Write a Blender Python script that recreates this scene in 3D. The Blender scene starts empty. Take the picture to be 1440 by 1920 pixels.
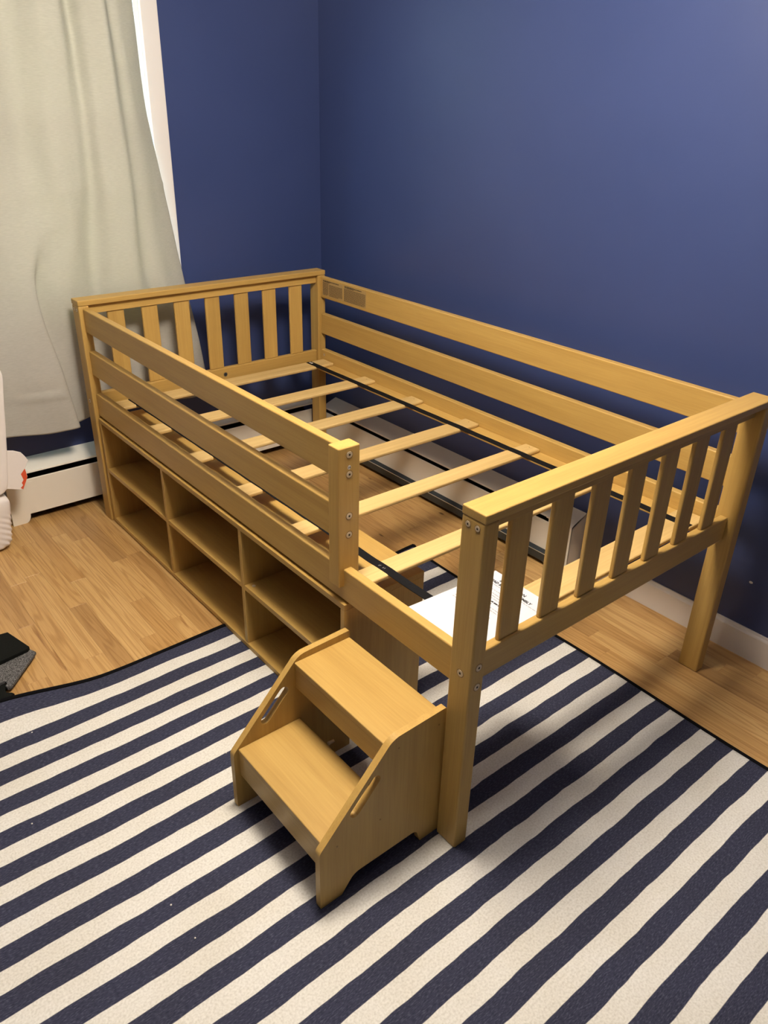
import bpy, bmesh, math, random
from mathutils import Vector, Matrix
random.seed(7)
S = bpy.context.scene
COL = S.collection
R = random.random

# ------------------------------------------------------------------ camera
FPX = 1455.93
def cam_axes(yaw, pitch, roll):
    cy, sy, cp, sp = math.cos(yaw), math.sin(yaw), math.cos(pitch), math.sin(pitch)
    f = Vector((-sy*cp, cy*cp, sp)); r = Vector((cy, sy, 0)); u = r.cross(f)
    c, s = math.cos(roll), math.sin(roll)
    return r*c+u*s, u*c-r*s, f
_r, _u, _f = cam_axes(-0.7017, -0.4877, 0.0284)
cd = bpy.data.cameras.new('camera'); cam = bpy.data.objects.new('camera', cd); COL.objects.link(cam)
m = Matrix((_r, _u, -_f)).transposed().to_4x4(); m.translation = Vector((-0.92286, -0.80934, 1.51666))
cam.matrix_world = m
cd.sensor_fit = 'VERTICAL'; cd.sensor_height = 36.0; cd.lens = 36.0*FPX/1920.0
cd.clip_start = 0.02
S.camera = cam
# ------------------------------------------------------------------ world, lights, exposure
W = bpy.data.worlds.new('world'); S.world = W; W.use_nodes = True
wn_, wl_ = W.node_tree.nodes, W.node_tree.links
bg = wn_['Background']; bg.inputs[1].default_value = 22.0
_tc = wn_.new('ShaderNodeTexCoord'); _sp = wn_.new('ShaderNodeSeparateXYZ'); _mr = wn_.new('ShaderNodeMapRange'); _mx = wn_.new('ShaderNodeMix'); _mx.data_type = 'RGBA'
_mr.inputs['From Min'].default_value = -0.04; _mr.inputs['From Max'].default_value = 0.06      # open ground below the horizon, even overcast sky above
_mx.inputs['A'].default_value = (0.10, 0.13, 0.09, 1); _mx.inputs['B'].default_value = (0.55, 0.80, 1.0, 1)
wl_.new(_tc.outputs['Generated'], _sp.inputs[0]); wl_.new(_sp.outputs['Z'], _mr.inputs['Value']); wl_.new(_mr.outputs[0], _mx.inputs['Factor']); wl_.new(_mx.outputs['Result'], bg.inputs[0])
def area(name, loc, size, power, color, rot=(0, 0, 0), shape='DISK', size_y=None, portal=False):
    l = bpy.data.lights.new(name, 'AREA'); l.shape = shape; l.size = size; l.energy = power; l.color = color
    if size_y: l.size_y = size_y
    l.cycles.is_portal = portal
    o = bpy.data.objects.new(name, l); COL.objects.link(o); o.location = loc; o.rotation_euler = rot
    return o
pl = bpy.data.lights.new('ceiling_lamp_light', 'POINT'); pl.energy = 95; pl.color = (1.0, 0.865, 0.72); pl.shadow_soft_size = 0.23
plo = bpy.data.objects.new('ceiling_lamp_light', pl); COL.objects.link(plo); plo.location = (-0.06, 0.36, 2.24)
area('ceiling_lamp_bowl', (-0.06, 0.36, 2.235), 0.50, 17.0, (1.0, 0.865, 0.72))
area('window_portal', (0.105, 2.33, 1.46), 0.66, 1, (1, 1, 1), (math.radians(-90), 0, 0), 'RECTANGLE', 1.2, True)
S.view_settings.view_transform = 'Standard'; S.view_settings.look = 'None'
S.view_settings.gamma = 1.0; S.view_settings.use_curve_mapping = False
S.view_settings.exposure = 0.15

# ------------------------------------------------------------------ materials
def mat(name):
    m = bpy.data.materials.new(name); m.use_nodes = True
    return m, m.node_tree.nodes, m.node_tree.links, m.node_tree.nodes['Principled BSDF']
def plain(name, col, rough=0.5, metal=0.0, spec=0.5, noise=0.0, nscale=200.0, bump=0.0):
    m, n, l, b = mat(name)
    b.inputs['Base Color'].default_value = (*col, 1); b.inputs['Roughness'].default_value = rough
    b.inputs['Metallic'].default_value = metal; b.inputs['Specular IOR Level'].default_value = spec
    if noise or bump:
        tc = n.new('ShaderNodeTexCoord'); t = n.new('ShaderNodeTexNoise'); t.inputs['Scale'].default_value = nscale; t.inputs['Detail'].default_value = 4
        l.new(tc.outputs['Object'], t.inputs['Vector'])
        if noise:
            mx = n.new('ShaderNodeMix'); mx.data_type = 'RGBA'
            mx.inputs['A'].default_value = (*[c*(1-noise) for c in col], 1); mx.inputs['B'].default_value = (*[min(1, c*(1+noise)) for c in col], 1)
            l.new(t.outputs['Fac'], mx.inputs['Factor']); l.new(mx.outputs['Result'], b.inputs['Base Color'])
        if bump:
            bp = n.new('ShaderNodeBump'); bp.inputs['Strength'].default_value = bump; bp.inputs['Distance'].default_value = 0.001
            l.new(t.outputs['Fac'], bp.inputs['Height']); l.new(bp.outputs['Normal'], b.inputs['Normal'])
    return m
def ramp(n, stops):
    r = n.new('ShaderNodeValToRGB'); e = r.color_ramp.elements
    while len(e) < len(stops): e.new(0.5)
    for el, (p, c) in zip(e, stops): el.position = p; el.color = (*c, 1)
    return r
def wood(name, axis, c0, c1, c2, rough=0.42, across=26.0, along=1.1):
    """finished timber, grain along the given axis"""
    m, n, l, b = mat(name)
    tc = n.new('ShaderNodeTexCoord'); oi = n.new('ShaderNodeObjectInfo'); ad = n.new('ShaderNodeVectorMath'); ad.operation = 'MULTIPLY_ADD'
    ad.inputs[1].default_value = (1, 1, 1); cmb = n.new('ShaderNodeCombineXYZ'); mu = n.new('ShaderNodeMath'); mu.operation = 'MULTIPLY'; mu.inputs[1].default_value = 9.0
    l.new(oi.outputs['Random'], mu.inputs[0])
    for k in range(3): l.new(mu.outputs[0], cmb.inputs[k])
    l.new(tc.outputs['Object'], ad.inputs[0]); l.new(cmb.outputs[0], ad.inputs[2])
    mp = n.new('ShaderNodeMapping'); sc = [across]*3; sc['XYZ'.index(axis)] = along; mp.inputs['Scale'].default_value = sc
    l.new(ad.outputs[0], mp.inputs['Vector'])
    t = n.new('ShaderNodeTexNoise'); t.inputs['Scale'].default_value = 1.0; t.inputs['Detail'].default_value = 5; t.inputs['Distortion'].default_value = 0.5
    l.new(mp.outputs[0], t.inputs['Vector'])
    mp2 = n.new('ShaderNodeMapping'); sc = [across*9]*3; sc['XYZ'.index(axis)] = along*7; mp2.inputs['Scale'].default_value = sc
    l.new(ad.outputs[0], mp2.inputs['Vector'])
    t2 = n.new('ShaderNodeTexNoise'); t2.inputs['Scale'].default_value = 1.0; t2.inputs['Detail'].default_value = 2
    l.new(mp2.outputs[0], t2.inputs['Vector'])
    rp = ramp(n, [(0.25, c0), (0.5, c1), (0.75, c2)]); l.new(t.outputs['Fac'], rp.inputs['Fac'])
    mx = n.new('ShaderNodeMix'); mx.data_type = 'RGBA'; mx.blend_type = 'MULTIPLY'; mx.inputs['Factor'].default_value = 0.28
    rp2 = ramp(n, [(0.32, (0.72, 0.66, 0.58)), (0.62, (1, 1, 1))]); l.new(t2.outputs['Fac'], rp2.inputs['Fac'])
    l.new(rp.outputs['Color'], mx.inputs['A']); l.new(rp2.outputs['Color'], mx.inputs['B'])
    hv = n.new('ShaderNodeHueSaturation'); mr = n.new('ShaderNodeMapRange'); mr.inputs['To Min'].default_value = 0.93; mr.inputs['To Max'].default_value = 1.07
    l.new(oi.outputs['Random'], mr.inputs['Value']); l.new(mr.outputs[0], hv.inputs['Value']); l.new(mx.outputs['Result'], hv.inputs['Color'])
    l.new(hv.outputs['Color'], b.inputs['Base Color'])
    b.inputs['Roughness'].default_value = rough; b.inputs['Specular IOR Level'].default_value = 0.4
    bp = n.new('ShaderNodeBump'); bp.inputs['Strength'].default_value = 0.08; bp.inputs['Distance'].default_value = 0.0006
    l.new(t2.outputs['Fac'], bp.inputs['Height']); l.new(bp.outputs['Normal'], b.inputs['Normal'])
    return m
HON = ((0.455, 0.285, 0.078), (0.505, 0.325, 0.093), (0.545, 0.360, 0.107))
WX, WY, WZ = [wood('honey_wood_'+a.lower(), a, *HON) for a in 'XYZ']
PIN = ((0.54, 0.375, 0.145), (0.62, 0.44, 0.18), (0.67, 0.50, 0.215))
PX, PY = [wood('pine_'+a.lower(), a, *PIN, rough=0.55, across=34) for a in 'XY']

def oak_floor():
    m, n, l, b = mat('oak_floor')
    tc = n.new('ShaderNodeTexCoord'); oi = n.new('ShaderNodeObjectInfo')
    wn = n.new('ShaderNodeTexWhiteNoise'); wn.noise_dimensions = '1D'; l.new(oi.outputs['Random'], wn.inputs['W'])
    sca = n.new('ShaderNodeVectorMath'); sca.operation = 'SCALE'; sca.inputs['Scale'].default_value = 20; l.new(wn.outputs['Color'], sca.inputs[0])
    ad = n.new('ShaderNodeVectorMath'); l.new(tc.outputs['Object'], ad.inputs[0]); l.new(sca.outputs[0], ad.inputs[1])
    mp = n.new('ShaderNodeMapping'); mp.inputs['Scale'].default_value = (20, 0.9, 20); l.new(ad.outputs[0], mp.inputs['Vector'])
    # cathedral grain: distorted bands
    wv = n.new('ShaderNodeTexNoise'); wv.inputs['Scale'].default_value = 1.0; wv.inputs['Detail'].default_value = 1.5; wv.inputs['Distortion'].default_value = 0.6
    l.new(mp.outputs[0], wv.inputs['Vector'])
    mm = n.new('ShaderNodeMath'); mm.operation = 'MULTIPLY'; mm.inputs[1].default_value = 55; l.new(wv.outputs['Fac'], mm.inputs[0])
    sn = n.new('ShaderNodeMath'); sn.operation = 'SINE'; l.new(mm.outputs[0], sn.inputs[0])
    g = ramp(n, [(0.0, (0.80, 0.75, 0.68)), (0.45, (1, 1, 1))])
    mr = n.new('ShaderNodeMapRange'); mr.inputs['From Min'].default_value = -1; l.new(sn.outputs[0], mr.inputs['Value']); l.new(mr.outputs[0], g.inputs['Fac'])
    base = ramp(n, [(0.0, (0.40, 0.235, 0.090)), (0.3, (0.50, 0.300, 0.112)), (0.65, (0.54, 0.333, 0.127)), (1.0, (0.59, 0.38, 0.155))])
    l.new(oi.outputs['Random'], base.inputs['Fac'])
    m1 = n.new('ShaderNodeMix'); m1.data_type = 'RGBA'; m1.blend_type = 'MULTIPLY'; m1.inputs['Factor'].default_value = 1.0
    l.new(base.outputs['Color'], m1.inputs['A']); l.new(g.outputs['Color'], m1.inputs['B'])
    # fine pores
    mp3 = n.new('ShaderNodeMapping'); mp3.inputs['Scale'].default_value = (260, 9, 260); l.new(ad.outputs[0], mp3.inputs['Vector'])
    t3 = n.new('ShaderNodeTexNoise'); t3.inputs['Scale'].default_value = 1.0; t3.inputs['Detail'].default_value = 2; l.new(mp3.outputs[0], t3.inputs['Vector'])
    r3 = ramp(n, [(0.33, (0.70, 0.62, 0.52)), (0.55, (1, 1, 1))]); l.new(t3.outputs['Fac'], r3.inputs['Fac'])
    m2 = n.new('ShaderNodeMix'); m2.data_type = 'RGBA'; m2.blend_type = 'MULTIPLY'; m2.inputs['Factor'].default_value = 0.45
    l.new(m1.outputs['Result'], m2.inputs['A']); l.new(r3.outputs['Color'], m2.inputs['B'])
    # mineral streaks and knots
    mp4 = n.new('ShaderNodeMapping'); mp4.inputs['Scale'].default_value = (30, 2.6, 30); mp4.inputs['Location'].default_value = (3, 5, 1); l.new(ad.outputs[0], mp4.inputs['Vector'])
    t4 = n.new('ShaderNodeTexNoise'); t4.inputs['Scale'].default_value = 1.0; t4.inputs['Detail'].default_value = 3; t4.inputs['Distortion'].default_value = 1.2; l.new(mp4.outputs[0], t4.inputs['Vector'])
    r4 = ramp(n, [(0.68, (1, 1, 1)), (0.80, (0.45, 0.30, 0.17))]); l.new(t4.outputs['Fac'], r4.inputs['Fac'])
    m3 = n.new('ShaderNodeMix'); m3.data_type = 'RGBA'; m3.blend_type = 'MULTIPLY'; m3.inputs['Factor'].default_value = 0.85
    l.new(m2.outputs['Result'], m3.inputs['A']); l.new(r4.outputs['Color'], m3.inputs['B'])
    vo = n.new('ShaderNodeTexVoronoi'); vo.inputs['Scale'].default_value = 1.0
    mp5 = n.new('ShaderNodeMapping'); mp5.inputs['Scale'].default_value = (9, 4.2, 0.001); l.new(ad.outputs[0], mp5.inputs['Vector']); l.new(mp5.outputs[0], vo.inputs['Vector'])
    r5 = ramp(n, [(0.03, (0.16, 0.075, 0.03)), (0.075, (1, 1, 1))]); l.new(vo.outputs['Distance'], r5.inputs['Fac'])
    m4 = n.new('ShaderNodeMix'); m4.data_type = 'RGBA'; m4.blend_type = 'MULTIPLY'; m4.inputs['Factor'].default_value = 0.8
    l.new(m3.outputs['Result'], m4.inputs['A']); l.new(r5.outputs['Color'], m4.inputs['B'])
    l.new(m4.outputs['Result'], b.inputs['Base Color'])
    b.inputs['Roughness'].default_value = 0.36; b.inputs['Specular IOR Level'].default_value = 0.45
    return m
OAK = oak_floor()

def wall_paint():
    m, n, l, b = mat('navy_wall_paint')
    tc = n.new('ShaderNodeTexCoord'); t = n.new('ShaderNodeTexNoise'); t.inputs['Scale'].default_value = 2.2; t.inputs['Detail'].default_value = 3
    l.new(tc.outputs['Object'], t.inputs['Vector'])
    r = ramp(n, [(0.35, (0.037, 0.059, 0.172)), (0.65, (0.041, 0.064, 0.183))]); l.new(t.outputs['Fac'], r.inputs['Fac']); l.new(r.outputs['Color'], b.inputs['Base Color'])
    t2 = n.new('ShaderNodeTexNoise'); t2.inputs['Scale'].default_value = 260; t2.inputs['Detail'].default_value = 3; l.new(tc.outputs['Object'], t2.inputs['Vector'])
    bp = n.new('ShaderNodeBump'); bp.inputs['Strength'].default_value = 0.12; bp.inputs['Distance'].default_value = 0.0008
    l.new(t2.outputs['Fac'], bp.inputs['Height']); l.new(bp.outputs['Normal'], b.inputs['Normal'])
    b.inputs['Roughness'].default_value = 0.40; b.inputs['Specular IOR Level'].default_value = 0.5
    return m
NAVY = wall_paint()
CEIL = plain('ceiling_white', (0.87, 0.86, 0.84), 0.9)
TRIM = plain('trim_white', (0.78, 0.76, 0.73), 0.4)
HEAT = plain('heater_enamel', (0.84, 0.81, 0.72), 0.42, noise=0.02, nscale=30)
DARK = plain('gap_shade', (0.012, 0.012, 0.012), 0.8)  # near-black paints in the shade of the heater's gap and interior
BARM = plain('dark_grey_metal', (0.045, 0.055, 0.06), 0.28, 0.3)
ALU = plain('bare_aluminium', (0.75, 0.78, 0.80), 0.3, 0.9)
BOLT = plain('bolt_brass_nickel', (0.62, 0.52, 0.36), 0.45, 0.25)
HOLE = plain('socket_shade', (0.01, 0.008, 0.006), 0.7)  # black paints the shade inside the hex socket
BORE_SHADE = plain('bore_shade_and_staple', (0.30, 0.19, 0.06), 0.6)  # dark brown paints the bore's rim shadow; staples and screw dots share it
STRAP = plain('black_webbing', (0.008, 0.008, 0.009), 0.85, spec=0.12, noise=0.4, nscale=400, bump=0.3)
PAPER = plain('white_paper', (0.56, 0.59, 0.64), 0.85, spec=0.2)
INK = plain('black_ink', (0.02, 0.02, 0.022), 0.8)
GREYINK = plain('grey_ink', (0.30, 0.30, 0.31), 0.8)
LABEL = plain('clear_label', (0.42, 0.285, 0.115), 0.35)
LABINK = plain('label_ink', (0.085, 0.055, 0.024), 0.6)
LABBLK = plain('label_black', (0.04, 0.026, 0.014), 0.6)
STICK = plain('sticker_white', (0.82, 0.80, 0.76), 0.6)
QUILT = plain('white_quilt', (0.80, 0.77, 0.76), 0.85, noise=0.02, nscale=60)
CLOTH = plain('white_cotton', (0.84, 0.81, 0.79), 0.9, noise=0.02, nscale=120)
RED = plain('red_print', (0.72, 0.10, 0.035), 0.7)
FOAMB = plain('black_foam', (0.008, 0.009, 0.008), 0.85, spec=0.1, noise=0.5, nscale=350, bump=0.3)
def speckle():
    m, n, l, b = mat('grey_speckled_foam')
    tc = n.new('ShaderNodeTexCoord'); t = n.new('ShaderNodeTexNoise'); t.inputs['Scale'].default_value = 420; t.inputs['Detail'].default_value = 2
    l.new(tc.outputs['Object'], t.inputs['Vector'])
    r = ramp(n, [(0.36, (0.022, 0.022, 0.022)), (0.5, (0.075, 0.075, 0.076)), (0.68, (0.24, 0.24, 0.24))]); l.new(t.outputs['Fac'], r.inputs['Fac']); l.new(r.outputs['Color'], b.inputs['Base Color'])
    b.inputs['Roughness'].default_value = 0.9
    return m
FOAMG = speckle()
def rug_material():
    m, n, l, b = mat('striped_rug')
    at = n.new('ShaderNodeUVMap'); at.uv_map = 'flat'
    sp = n.new('ShaderNodeSeparateXYZ'); l.new(at.outputs[0], sp.inputs[0])
    # slight waviness of the woven edges
    t = n.new('ShaderNodeTexNoise'); t.inputs['Scale'].default_value = 7; t.inputs['Detail'].default_value = 3; l.new(at.outputs[0], t.inputs['Vector'])
    w = n.new('ShaderNodeMath'); w.operation = 'MULTIPLY_ADD'; w.inputs[1].default_value = 0.012; l.new(t.outputs['Fac'], w.inputs[0]); l.new(sp.outputs['Y'], w.inputs[2])
    o = n.new('ShaderNodeMath'); o.operation = 'ADD'; o.inputs[1].default_value = -0.148-0.006+0.0475+0.0965*40; l.new(w.outputs[0], o.inputs[0])
    md = n.new('ShaderNodeMath'); md.operation = 'MODULO'; md.inputs[1].default_value = 0.0965; l.new(o.outputs[0], md.inputs[0])
    lt = n.new('ShaderNodeMapRange'); lt.inputs['From Min'].default_value = 0.0468; lt.inputs['From Max'].default_value = 0.0482; l.new(md.outputs[0], lt.inputs['Value'])
    lo = n.new('ShaderNodeMapRange'); lo.inputs['From Min'].default_value = 0.0; lo.inputs['From Max'].default_value = 0.0014; l.new(md.outputs[0], lo.inputs['Value'])
    f1 = n.new('ShaderNodeMath'); f1.operation = 'SUBTRACT'; f1.inputs[0].default_value = 1.0; l.new(lt.outputs[0], f1.inputs[1])
    f = n.new('ShaderNodeMath'); f.operation = 'MULTIPLY'; l.new(f1.outputs[0], f.inputs[0]); l.new(lo.outputs[0], f.inputs[1])
    # yarn mottling
    t2 = n.new('ShaderNodeTexNoise'); t2.inputs['Scale'].default_value = 210; t2.inputs['Detail'].default_value = 4; l.new(at.outputs[0], t2.inputs['Vector'])
    mp = n.new('ShaderNodeMapping'); mp.inputs['Scale'].default_value = (120, 420, 1); l.new(at.outputs[0], mp.inputs['Vector'])
    t3 = n.new('ShaderNodeTexNoise'); t3.inputs['Scale'].default_value = 1; t3.inputs['Detail'].default_value = 3; l.new(mp.outputs[0], t3.inputs['Vector'])
    cr = ramp(n, [(0.3, (0.59, 0.585, 0.54)), (0.55, (0.71, 0.71, 0.67)), (0.75, (0.77, 0.77, 0.735))]); l.new(t2.outputs['Fac'], cr.inputs['Fac'])
    nv = ramp(n, [(0.3, (0.025, 0.028, 0.052)), (0.55, (0.042, 0.046, 0.080)), (0.78, (0.095, 0.10, 0.14))]); l.new(t3.outputs['Fac'], nv.inputs['Fac'])
    # broad soiling
    t4 = n.new('ShaderNodeTexNoise'); t4.inputs['Scale'].default_value = 5; t4.inputs['Detail'].default_value = 4; l.new(at.outputs[0], t4.inputs['Vector'])
    r4 = ramp(n, [(0.35, (0.90, 0.875, 0.82)), (0.6, (1, 1, 1))]); l.new(t4.outputs['Fac'], r4.inputs['Fac'])
    mx = n.new('ShaderNodeMix'); mx.data_type = 'RGBA'; l.new(f.outputs[0], mx.inputs['Factor']); l.new(nv.outputs['Color'], mx.inputs['A']); l.new(cr.outputs['Color'], mx.inputs['B'])
    m4 = n.new('ShaderNodeMix'); m4.data_type = 'RGBA'; m4.blend_type = 'MULTIPLY'; m4.inputs['Factor'].default_value = 0.6
    l.new(mx.outputs['Result'], m4.inputs['A']); l.new(r4.outputs['Color'], m4.inputs['B']); l.new(m4.outputs['Result'], b.inputs['Base Color'])
    b.inputs['Roughness'].default_value = 0.95; b.inputs['Specular IOR Level'].default_value = 0.15
    bp = n.new('ShaderNodeBump'); bp.inputs['Strength'].default_value = 0.35; bp.inputs['Distance'].default_value = 0.001
    l.new(t3.outputs['Fac'], bp.inputs['Height']); l.new(bp.outputs['Normal'], b.inputs['Normal'])
    return m
RUG = rug_material()
BIND_SHADOW = plain('binding_and_edge_shadow', (0.006, 0.006, 0.007), 0.95, spec=0.05)  # binding colour, blackened to carry the shadow under the lifted rug edge
def curtain_material():
    m, n, l, b = mat('ivory_curtain')
    tc = n.new('ShaderNodeTexCoord'); mp = n.new('ShaderNodeMapping'); mp.inputs['Scale'].default_value = (60, 60, 520); l.new(tc.outputs['Object'], mp.inputs['Vector'])
    t = n.new('ShaderNodeTexNoise'); t.inputs['Scale'].default_value = 1; t.inputs['Detail'].default_value = 3; l.new(mp.outputs[0], t.inputs['Vector'])
    r = ramp(n, [(0.3, (0.485, 0.485, 0.445)), (0.7, (0.565, 0.56, 0.515))]); l.new(t.outputs['Fac'], r.inputs['Fac']); l.new(r.outputs['Color'], b.inputs['Base Color'])
    b.inputs['Roughness'].default_value = 0.85; b.inputs['Specular IOR Level'].default_value = 0.2
    bp = n.new('ShaderNodeBump'); bp.inputs['Strength'].default_value = 0.2; bp.inputs['Distance'].default_value = 0.0008
    l.new(t.outputs['Fac'], bp.inputs['Height']); l.new(bp.outputs['Normal'], b.inputs['Normal'])
    tr = n.new('ShaderNodeBsdfTranslucent'); tr.inputs['Color'].default_value = (0.72, 0.64, 0.42, 1)
    mx = n.new('ShaderNodeMixShader'); mx.inputs[0].default_value = 0.19
    out = n['Material Output']; l.new(b.outputs[0], mx.inputs[1]); l.new(tr.outputs[0], mx.inputs[2]); l.new(mx.outputs[0], out.inputs['Surface'])
    return m
CURT = curtain_material()
def glass():
    m, n, l, b = mat('window_glass'); n.remove(b)
    tr = n.new('ShaderNodeBsdfTransparent'); tr.inputs[0].default_value = (0.93, 0.96, 0.96, 1); gl = n.new('ShaderNodeBsdfGlossy'); gl.inputs['Roughness'].default_value = 0.02
    mx = n.new('ShaderNodeMixShader'); mx.inputs[0].default_value = 0.19; l.new(tr.outputs[0], mx.inputs[1]); l.new(gl.outputs[0], mx.inputs[2]); l.new(mx.outputs[0], n['Material Output'].inputs['Surface'])
    return m
GLASS = glass()

# ------------------------------------------------------------------ mesh helpers
def link(name, me, mats, parent=None):
    for x in (mats if isinstance(mats, (list, tuple)) else [mats]): me.materials.append(x)
    o = bpy.data.objects.new(name, me); COL.objects.link(o)
    if parent: o.parent = parent
    return o
def off(parent):
    v = Vector((0, 0, 0))
    while parent: v += parent.location; parent = parent.parent
    return v
def from_bm(name, bm, mats, parent=None, smooth=False):
    bm.transform(Matrix.Translation(-off(parent)))
    bm.normal_update()
    me = bpy.data.meshes.new(name); bm.to_mesh(me); bm.free()
    if smooth:
        for p in me.polygons: p.use_smooth = True
    return link(name, me, mats, parent)
def bm_box(bm, x0, x1, y0, y1, z0, z1, bev=0.0, seg=2):
    r = bmesh.ops.create_cube(bm, size=1.0)
    vs = r['verts']
    for v in vs: v.co = Vector(((x0+x1)/2+v.co.x*(x1-x0), (y0+y1)/2+v.co.y*(y1-y0), (z0+z1)/2+v.co.z*(z1-z0)))
    if bev > 0:
        es = list({e for v in vs for e in v.link_edges})
        bmesh.ops.bevel(bm, geom=es, offset=bev, segments=seg, profile=0.5, affect='EDGES', clamp_overlap=True)
def box(name, x0, x1, y0, y1, z0, z1, m, parent=None, bev=0.002, seg=2):
    bm = bmesh.new(); bm_box(bm, x0, x1, y0, y1, z0, z1, bev, seg)
    return from_bm(name, bm, m, parent)
def prism(bm, pts, axis, a0, a1, bev=0.0, seg=2):
    """extrude a closed 2D outline along an axis. pts are in the two other axes, in x,y,z order"""
    def mk(p, a):
        if axis == 'x': return Vector((a, p[0], p[1]))
        if axis == 'y': return Vector((p[0], a, p[1]))
        return Vector((p[0], p[1], a))
    v0 = [bm.verts.new(mk(p, a0)) for p in pts]; v1 = [bm.verts.new(mk(p, a1)) for p in pts]
    f0 = bm.faces.new(v0); f1 = bm.faces.new(list(reversed(v1))); n = len(pts)
    for i in range(n): bm.faces.new((v0[i], v1[i], v1[(i+1) % n], v0[(i+1) % n]))
    bmesh.ops.recalc_face_normals(bm, faces=bm.faces[:])
    if bev: bmesh.ops.bevel(bm, geom=list(f0.edges)+list(f1.edges), offset=bev, segments=seg, profile=0.5, affect='EDGES', clamp_overlap=True)
def thing(name, loc, label, cat, group=None):
    o = bpy.data.objects.new(name, None); COL.objects.link(o); o.location = loc; o.empty_display_size = 0.1
    return tag(o, label, cat, group)
def tag(o, label, cat, group=None):
    o['label'] = label; o['category'] = cat
    if group: o['group'] = group
    return o
def struct(o): o['kind'] = 'structure'; return o
def text_bm(s, size, bold=0.0):
    cu = bpy.data.curves.new('t', 'FONT'); cu.body = s; cu.size = size; cu.align_x = 'LEFT'; cu.resolution_u = 2
    cu.offset = bold
    o = bpy.data.objects.new('t', cu); COL.objects.link(o)
    dg = bpy.context.evaluated_depsgraph_get(); me = bpy.data.meshes.new_from_object(o.evaluated_get(dg))
    bm = bmesh.new(); bm.from_mesh(me); bpy.data.objects.remove(o); bpy.data.curves.remove(cu); bpy.data.meshes.remove(me)
    return bm
def smooth01(a, b, x):
    t = max(0.0, min(1.0, (x-a)/(b-a))); return t*t*(3-2*t)

# ================================================================== ROOM SHELL
XR, YB, XL, YF, ZC = 1.2184, 2.2232, -2.6, -2.4, 2.44
floor = struct(box('floor', XL, XR, YF, YB, -0.10, -0.006, OAK, None, 0))
# oak strip boards, each its own piece
PW = 0.0572
joints = {-22: [1.472], -21: [1.625], -20: [1.175, 1.98], -17: [1.68], -19: [1.383, 1.9], -23: [1.18, 1.75], 0: [0.313, 1.2], -1: [0.229, 0.95], 4: [-0.123, 0.62], 3: [-0.038, 0.8]}
rnd = random.Random(3)
proto = {}
for i in range(-38, 6):
    x0 = 0.908+i*PW; x1 = min(x0+PW, XR)
    if x0 > XR-0.005: continue
    ya = -1.3 if x1 > 0.72 else 0.90
    if x1 < -0.6: ya = 0.98
    js = [j for j in joints.get(i, []) if j > ya+0.05]
    y = (js[-1] if js else ya)
    y += rnd.uniform(0.25, 0.9)
    while y < YB-0.15: js.append(y); y += rnd.uniform(0.35, 1.1)
    if not joints.get(i) and ya < 0 and rnd.random() < 0.9:
        js = [ya+rnd.uniform(0.3, 1.0)]
        while js[-1] < YB-0.8: js.append(js[-1]+rnd.uniform(0.45, 0.9))
    ys = [ya]+sorted(js)+[YB]
    for a, b in zip(ys[:-1], ys[1:]):
        bm = bmesh.new(); bm_box(bm, x0+0.0001, x1-0.0001, a+0.0001, b-0.0001, -0.006, 0.0, 0.0004, 1)
        from_bm('floor_board', bm, OAK, floor)
# walls
WX0, WX1, WZ0, WZ1 = -0.24, 0.45, 0.86, 2.06
bm = bmesh.new()
for a in ((XL, WX0, 0, ZC), (WX1, XR+0.12, 0, ZC), (WX0, WX1, 0, WZ0), (WX0, WX1, WZ1, ZC)):
    bm_box(bm, a[0], a[1], YB, YB+0.13, a[2], a[3])
struct(from_bm('wall_back', bm, NAVY))
struct(box('wall_right', XR, XR+0.12, YF, YB, 0, ZC, NAVY, None, 0))
struct(box('wall_left', XL-0.12, XL, YF, YB, 0, ZC, NAVY, None, 0))
struct(box('wall_front', XL, XR, YF-0.12, YF, 0, ZC, NAVY, None, 0))
struct(box('ceiling', XL-0.1, XR+0.1, YF-0.1, YB+0.1, ZC, ZC+0.1, CEIL, None, 0))
# baseboard on the right wall, stepped profile
bm = bmesh.new()
prism(bm, [(XR, 0), (1.2065, 0), (1.2065, 0.086), (1.2085, 0.090), (1.2120, 0.0935), (1.2135, 0.100), (XR, 0.100)], 'y', YF, 0.585)
struct(from_bm('baseboard_right', bm, TRIM))
# paint chip on the right wall
bm = bmesh.new(); bmesh.ops.create_uvsphere(bm, u_segments=10, v_segments=6, radius=0.006)
bmesh.ops.transform(bm, matrix=Matrix.Translation((XR, -0.008, 0.253)) @ Matrix.Diagonal((0.35, 1, 0.7, 1)), verts=bm.verts)
tag(from_bm('wall_anchor', bm, STICK, None, True), 'tiny white plug in the navy wall beside the bed foot', 'wall plug')
# ---- window in the back wall
win = bpy.data.objects.new('window_1', None); COL.objects.link(win); win.location = (0.105, YB, 0.86); struct(win)
win['label'] = 'white framed window behind the ivory curtain'
CW = 0.066
def casing(name, x0, x1, z0, z1):
    o = box(name, x0, x1, YB-0.019, YB, z0, z1, TRIM, win, 0.003); return o
casing('side_casing', WX1, WX1+CW, 0.80, 2.13); casing('side_casing', WX0-CW, WX0, 0.80, 2.13)
casing('head_casing', WX0, WX1, WZ1, 2.13)
casing('apron', WX0, WX1, 0.80, 0.838)
box('window_sill', WX0, WX1, YB-0.028, YB+0.13, 0.838, 0.862, TRIM, win, 0.004)
box('jamb', WX1-0.018, WX1, YB-0.004, YB+0.13, 0.862, WZ1, TRIM, win, 0.001)
box('jamb', WX0, WX0+0.018, YB-0.004, YB+0.13, 0.862, WZ1, TRIM, win, 0.001)
box('head_jamb', WX0+0.018, WX1-0.018, YB-0.004, YB+0.13, WZ1-0.018, WZ1, TRIM, win, 0.001)
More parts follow.
